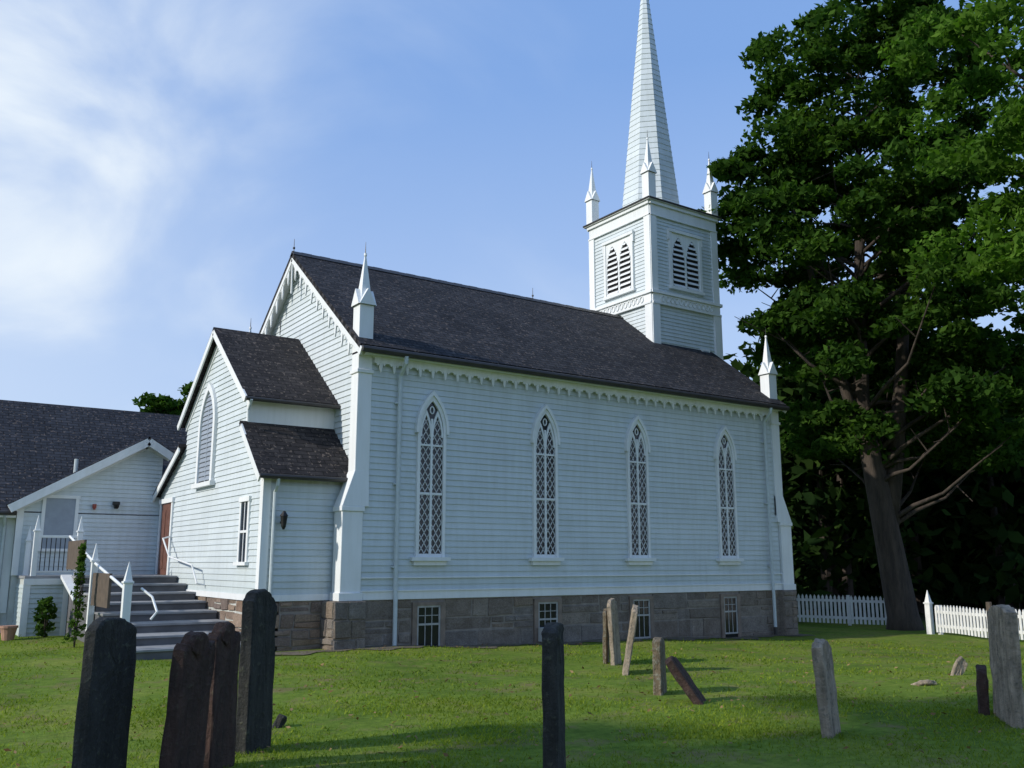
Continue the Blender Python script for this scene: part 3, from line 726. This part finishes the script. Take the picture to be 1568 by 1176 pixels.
gravestone(8.64,-2.31,.50,.12,1.40,AZ+1,'g_dark','rough',(-.015,.03),4)
gravestone(6.9,.30,.50,.11,1.19,AZ+2,'g_dark','round',(.0,-.02),5)
gravestone(16.6,1.64,.45,.07,.92,AZ-2,'g_lichen','round',(.02,0),6)
gravestone(16.3,1.78,.5,.08,1.10,AZ-8,'g_pale','round',(-.05,0),7)
gravestone(15.0,1.78,.5,.09,1.06,AZ+4,'g_pale','round',(.18,0),8)
gravestone(12.3,1.90,.5,.11,.70,AZ-5,'g_lichen','rough',(0,.0),9)
gravestone(11.3,2.20,.42,.10,.60,AZ-6,'g_brown','rough',(-.60,0),10)
gravestone(9.27,3.06,.50,.10,.88,AZ-18,'g_pale','rough',(-.05,0),11)
gravestone(10.5,5.15,.35,.10,.50,AZ-14,'g_brown','round',(.03,0),12)
gravestone(9.95,5.14,.66,.12,1.19,AZ-1,'g_pale','rough',(.02,0),13)
gravestone(13.2,-4.35,.4,.08,.42,AZ,'g_pale','round',(0,0),14)
gravestone(14.5,6.75,.20,.06,.28,AZ-60,'g_pale','round',(.1,.45),15)
gravestone(9.9,-2.4,.10,.08,.13,AZ,'g_dark','round',(.3,.3),16)
gravestone(13.6,5.85,.30,.06,.16,AZ-60,'g_pale','round',(1.2,.1),17,.1)

# ------------------------------------------------------------------ fences
def picket_fence(p0,p1,h=.82,name='picket_fence'):
    e=empty(name); b=B(); x0,y0=p0;x1,y1=p1; Ln=math.hypot(x1-x0,y1-y0); ux,uy=(x1-x0)/Ln,(y1-y0)/Ln
    def P_(s,z,n): return (x0+ux*s-uy*n,y0+uy*s+ux*n,float(gz(x0+ux*s,y0+uy*s))+z)
    n=int(Ln/.125)
    for k in range(n+1):
        s=k*.125; w=.038
        b.hexa([P_(s-w,.06,0),P_(s+w,.06,0),P_(s+w,.06,.02),P_(s-w,.06,.02),P_(s-w,h-.07,0),P_(s+w,h-.07,0),P_(s+w,h-.07,.02),P_(s-w,h-.07,.02)])
        b.hexa([P_(s-w,h-.07,0),P_(s+w,h-.07,0),P_(s+w,h-.07,.02),P_(s-w,h-.07,.02),P_(s-.004,h,0),P_(s+.004,h,0),P_(s+.004,h,.02),P_(s-.004,h,.02)])
    for z in (.2,h-.22):
        k=0
        while k<Ln:
            m=min(k+1.5,Ln); b.hexa([P_(k,z,.021),P_(m,z,.021),P_(m,z,.06),P_(k,z,.06),P_(k,z+.08,.021),P_(m,z+.08,.021),P_(m,z+.08,.06),P_(k,z+.08,.06)]); k=m
    k=0
    while k<=Ln+.01:
        b.hexa([P_(k-.05,-.2,.061),P_(k+.05,-.2,.061),P_(k+.05,-.2,.16),P_(k-.05,-.2,.16),P_(k-.05,h,.061),P_(k+.05,h,.061),P_(k+.05,h,.16),P_(k-.05,h,.16)]); k+=2.4
    b.obj('pickets_and_rails','fence',e); return e
picket_fence(site(31.2,8.6),site(29.8,11.9),.95)
picket_fence(site(26.6,11.95),site(20.5,13.4),.80)
x,y=site(26.8,11.85); z=float(gz(x,y)); b=B(); newel(b,x,y,z-.2,z+1.22,.15); b.obj('gate_post','fence')
x,y=site(24.0,12.15); z=float(gz(x,y)); b=B(); b.tube([(x,y,z-.2),(x+.02,y,z+.6),(x,y,z+.98)],[.09,.08,.07],8); b.obj('wooden_post','brownboard')
x,y=-5.45,6.3; z=float(gz(x,y)); b=B(); b.cone((x,y),.12,.17,z,z+.26,14); b.cone((x,y),.19,.19,z+.26,z+.31,14); b.obj('flower_pot','pot')

# ------------------------------------------------------------------ trees
def tree(name,base,trunk,crowns,nclump,per,lsize,mat,seed,rc=(.7,1.3),limbs=40,flat=.5,shell=.45):
    r=np.random.default_rng(seed); e=empty(name); bx,by=base; bz=float(gz(bx,by))
    b=B(); tp=[Vector((bx+dx,by+dy,bz+dz)) for dx,dy,dz,_ in trunk]; b.tube(tp,[q[3] for q in trunk],14)
    cs=[];rr=[]
    wsum=sum(c[6] for c in crowns)
    for (cx,cy,cz,rx,ry,rz,wt) in crowns:
        k=int(nclump*wt/wsum); g=r.normal(size=(k,3)); g/=np.linalg.norm(g,axis=1)[:,None]
        g*=(shell+(1-shell)*r.random((k,1)))
        g*= (1+.16*np.sin(g[:,:1]*5+seed)+.12*np.sin(g[:,2:]*7))
        cs.append(np.array([bx+cx,by+cy,bz+cz])+g*np.array([rx,ry,rz])); rr.append(rc[0]+(rc[1]-rc[0])*r.random(k))
    cs=np.concatenate(cs); rr=np.concatenate(rr)
    order=r.permutation(len(cs))[:limbs]
    for i in order:
        c=Vector(cs[i])
        zz=min(max(c.z-bz-abs((c.xy-tp[-1].xy).length)*.7,trunk[2][2]),trunk[-1][2])
        for j in range(len(trunk)-1):
            if trunk[j+1][2]>=zz: break
        f=(zz-trunk[j][2])/(trunk[j+1][2]-trunk[j][2]); f=max(0,min(1,f)); p=tp[j].lerp(tp[j+1],f); r0=(trunk[j][3]*(1-f)+trunk[j+1][3]*f)*.4
        m=p.lerp(c,.5)+Vector((r.normal()*.2,r.normal()*.2,-.25+r.normal()*.2)); r0=max(min(r0,.09),.025)
        b.tube([p,p.lerp(m,.5)+Vector((0,0,.1)),m,c],[r0,r0*.75,r0*.5,.012],6)
        for q in range(2):
            st=m.lerp(c,.3+.2*q); en=st+Vector((r.normal()*.6,r.normal()*.6,.3+r.normal()*.3)); b.tube([st,en],[r0*.3,.01],5,False)
    b.obj('trunk_and_limbs','bark',e,smooth=True)
    v=leaves_np(cs,rr,per,lsize,flat,seed)
    np_mesh('foliage',v,np.arange(len(v)).reshape(-1,4),mat,e); return e
bx,by=site(28.6,11.9)
def off(f,r): return (f*Fv[0]+r*Rv[0],f*Fv[1]+r*Rv[1])
def tk(l): return [(*off(f,r),z,rad) for f,r,z,rad in l]
def cr(l): return [(*off(f,r),z,a,b_,c,w) for f,r,z,a,b_,c,w in l]
mt=tree('maple_tree',(bx,by),tk([(0,0,-.3,.62),(0,-.05,.4,.46),(0,-.3,2.5,.40),(0,-.62,5,.32),(0,-.85,6.5,.26),(.2,-.6,10,.19),(.2,-.3,14,.12),(0,-.2,18,.05)]),
 cr([(0,-.4,17.2,3.9,3.9,4.4,1.3),(0,-.8,12.4,4.8,4.8,3.4,1.6),(0,.2,8.8,4.7,4.7,2.4,1.3),(0,3.8,13.0,3.6,3.6,5.0,1.0),(0,-3.2,14.6,2.0,2.0,2.2,.35),(0,2.2,19.0,2.6,2.6,2.6,.4),(1.5,1.0,6.2,5.0,5.0,1.3,.75)]),
 430,220,.245,'leaf',3,rc=(.55,1.0),limbs=80,flat=.45)
bb=B(); z=float(gz(bx,by))
def stem(b,l): b.tube([(bx+off(f,r)[0],by+off(f,r)[1],z+h) for f,r,h,_ in l],[q[3] for q in l],10)
stem(bb,[(0,-.3,2.8,.28),(.1,.15,5.2,.25),(.2,.6,8,.20),(.2,1.1,12,.14),(0,1.5,16,.06)]); stem(bb,[(0,-.6,4.8,.20),(-.1,-1.4,7.5,.15),(-.2,-2.2,11,.10),(0,-2.7,14,.04)])
bb.obj('forked_stems','bark',mt,smooth=True)
bx2,by2=site(17.5,13.8)
tree('maple_tree',(bx2,by2),tk([(0,0,-.3,.6),(0,0,1.5,.45),(0,.1,5,.38),(0,0,8,.3),(0,-.3,12,.15),(0,-.3,15,.05)]),
 cr([(0,0,12.0,4.9,4.9,4.6,1.6),(.5,-2.0,9.6,2.9,2.9,2.4,.6),(0,0,8.2,4.2,4.2,2.2,.6)]),230,210,.18,'leaf_near',9,rc=(.45,.8),limbs=40)
tree('oak_tree',(-18,-10.9),[(0,0,-.3,.5),(0,0,1.5,.4),(0,0,4,.34),(.2,0,7,.25),(.2,.1,10,.1)],[(0,0,8.0,4.6,2.8,3.2,1)],62,190,.30,'leaf',21,rc=(.6,1.0),limbs=30,shell=.2)
tree('oak_tree',(-25,-9.6),[(0,0,-.3,.6),(0,0,1.5,.5),(0,0,6,.4),(.2,0,11,.3),(.2,.1,16,.1)],[(0,0,14.4,5.0,3.2,3.4,1)],80,190,.32,'leaf',22,rc=(.6,1.05),limbs=30,shell=.2)
r=np.random.default_rng(5); cs=[];rr=[];wb=B()
for k in range(64):
    if k<30: f=r.uniform(36,46); a=r.uniform(.22,.80); H=r.uniform(9,15)
    else: f=r.uniform(46,72); a=r.uniform(.12,.95); H=r.uniform(12,18)+(f-42)*.1
    x,y=site(f,f*a)
    gz0=float(gz(x,y)); wb.tube([(x,y,gz0-.3),(x,y,gz0+H*.8)],[.25,.06],6)
    m=22; g=r.normal(size=(m,3)); g/=np.linalg.norm(g,axis=1)[:,None]; g*=(.4+.6*r.random((m,1)))
    cs.append(np.array([x,y,gz0+H*.52])+g*np.array([3.0,3.0,H*.46])); rr.append(r.uniform(1.1,2.0,m))
for k in range(90):
    f=r.uniform(36,60); a=r.uniform(.25,.9); x,y=site(f,f*a); cs.append(np.array([[x,y,float(gz(x,y))+r.uniform(.4,2.2)]])); rr.append(r.uniform(1.2,2.2,1))
cs=np.concatenate(cs);rr=np.concatenate(rr)
woods=empty('distant_woods'); wb.obj('trunks','bark',woods); v=leaves_np(cs,rr,46,.68,.7,8); np_mesh('foliage',v,np.arange(len(v)).reshape(-1,4),'leaf_far',woods)
x,y=site(52,-19.0)
tree('maple_tree',(x,y),[(0,0,-.3,.5),(0,0,3,.4),(0,0,6,.3),(0,0,9,.1)],[(0,0,9.4,1.8,1.8,2.8,1)],40,160,.35,'leaf',31,rc=(.5,.9),limbs=15)
def shrub(name,x,y,h,rad,n,seed,size=.09,conic=True,mat='shrub'):
    r=np.random.default_rng(seed); z0=float(gz(x,y)); e=empty(name); b=B()
    for k in range(7):
        a=r.uniform(0,6.28); b.tube([(x,y,z0-.05),(x+math.cos(a)*rad*.4,y+math.sin(a)*rad*.4,z0+h*.7)],[.012,.005],5)
    b.obj('stems','bark',e)
    t=r.random(n)**.8; a=r.uniform(0,6.28,n); q=rad*((1-t*.9) if conic else np.sqrt(np.maximum(0,1-(t*2-1)**2*.8)))*np.sqrt(r.random(n))
    c=np.stack([x+q*np.cos(a),y+q*np.sin(a),z0+t*h],-1)
    v=leaves_np(c,np.full(n,.07),9,size,.8,seed); np_mesh('foliage',v,np.arange(len(v)).reshape(-1,4),mat,e)
shrub('climbing_ivy',-4.62,3.2,2.0,.20,110,41,.08)
shrub('foundation_shrub',-4.72,6.4,.85,.22,60,42,.11,False)
x,y=site(31.8,9.3); shrub('garden_shrub',x,y,1.4,.5,250,43,.14,False,'leaf_far')
x,y=site(32.3,8.9); shrub('garden_shrub',x,y,2.3,.5,300,44,.14,True,'leaf_far')

# ------------------------------------------------------------------ camera, light, sky
cam=bpy.data.cameras.new('camera'); co=bpy.data.objects.new('camera',cam); scene.collection.objects.link(co)
cam.sensor_width=36; cam.lens=36*1403.12/1568; cam.clip_end=3000; cam.clip_start=.05
co.location=(CX,CY,CZ)
pit=.1928; d=Vector((math.cos(pit)*Fv[0],math.cos(pit)*Fv[1],math.sin(pit)))
co.rotation_euler=d.to_track_quat('-Z','Y').to_euler(); scene.camera=co
to_sun=Vector((-.993,.115,0)); el=math.radians(29)
ts=Vector((to_sun.x*math.cos(el),to_sun.y*math.cos(el),math.sin(el))).normalized()
sl_=bpy.data.lights.new('sun','SUN'); sl_.energy=3.7; sl_.angle=math.radians(1.2); sl_.color=(1,.94,.85)
so=bpy.data.objects.new('sun',sl_); so.rotation_euler=(-ts).to_track_quat('-Z','Y').to_euler(); so.location=(-30,0,30); scene.collection.objects.link(so)
w=bpy.data.worlds.new('World'); scene.world=w; w.use_nodes=True; nt=w.node_tree; bg=nt.nodes['Background']
sk=N(nt,'ShaderNodeTexSky'); sk.sky_type='NISHITA'; sk.sun_disc=False; sk.sun_elevation=el
sk.sun_rotation=math.atan2(ts.x,ts.y); sk.air_density=1.0; sk.dust_density=.8; sk.ozone_density=2.0
tc=N(nt,'ShaderNodeTexCoord')
def dotmask(v,lo,hi):
    vm=N(nt,'ShaderNodeVectorMath',operation='DOT_PRODUCT'); vm.inputs[1].default_value=v
    nt.links.new(tc.outputs['Generated'],vm.inputs[0])
    mr=N(nt,'ShaderNodeMapRange',interpolation_type='SMOOTHSTEP'); mr.inputs[1].default_value=lo; mr.inputs[2].default_value=hi
    nt.links.new(vm.outputs['Value'],mr.inputs[0]); return mr.outputs[0]
def mth(op,a,c):
    m=N(nt,'ShaderNodeMath',operation=op)
    for i,q in enumerate((a,c)):
        if hasattr(q,'is_output'): nt.links.new(q,m.inputs[i])
        else: m.inputs[i].default_value=q
    return m.outputs[0]
mp=N(nt,'ShaderNodeMapping'); mp.inputs['Scale'].default_value=(1,1,1.6); nt.links.new(tc.outputs['Generated'],mp.inputs[0])
ns=N(nt,'ShaderNodeTexNoise'); ns.inputs['Scale'].default_value=2.8; ns.inputs['Detail'].default_value=7; ns.inputs['Roughness'].default_value=.5; ns.inputs['Distortion'].default_value=.5; nt.links.new(mp.outputs[0],ns.inputs['Vector'])
cl=N(nt,'ShaderNodeMapRange',interpolation_type='SMOOTHSTEP'); cl.inputs[1].default_value=.40; cl.inputs[2].default_value=.72; nt.links.new(ns.outputs['Fac'],cl.inputs[0])
m1=mth('MULTIPLY',dotmask((-.08,.90,.43),.89,1.0),mth('ADD',mth('MULTIPLY',cl.outputs[0],.60),.20))
m2=mth('MULTIPLY',mth('MULTIPLY',cl.outputs[0],.22),dotmask((.0,.92,.38),.55,.95))
sepz=N(nt,'ShaderNodeSeparateXYZ'); nt.links.new(tc.outputs['Generated'],sepz.inputs[0])
hz=N(nt,'ShaderNodeMapRange'); hz.inputs[1].default_value=0; hz.inputs[2].default_value=.5; hz.inputs[3].default_value=.52; hz.inputs[4].default_value=0.03; nt.links.new(sepz.outputs[2],hz.inputs[0])
fac=N(nt,'ShaderNodeMath',operation='ADD',use_clamp=True); nt.links.new(mth('ADD',m1,m2),fac.inputs[0]); nt.links.new(hz.outputs[0],fac.inputs[1])
veil=mixc(nt,.66,sk.outputs[0],(1.7,3.3,6.9))
mx=mixc(nt,fac.outputs[0],veil,(6.0,6.6,7.2)); nt.links.new(mx,bg.inputs[0]); bg.inputs[1].default_value=.14
scene.view_settings.view_transform='Standard'; scene.view_settings.look='None'; scene.view_settings.exposure=0
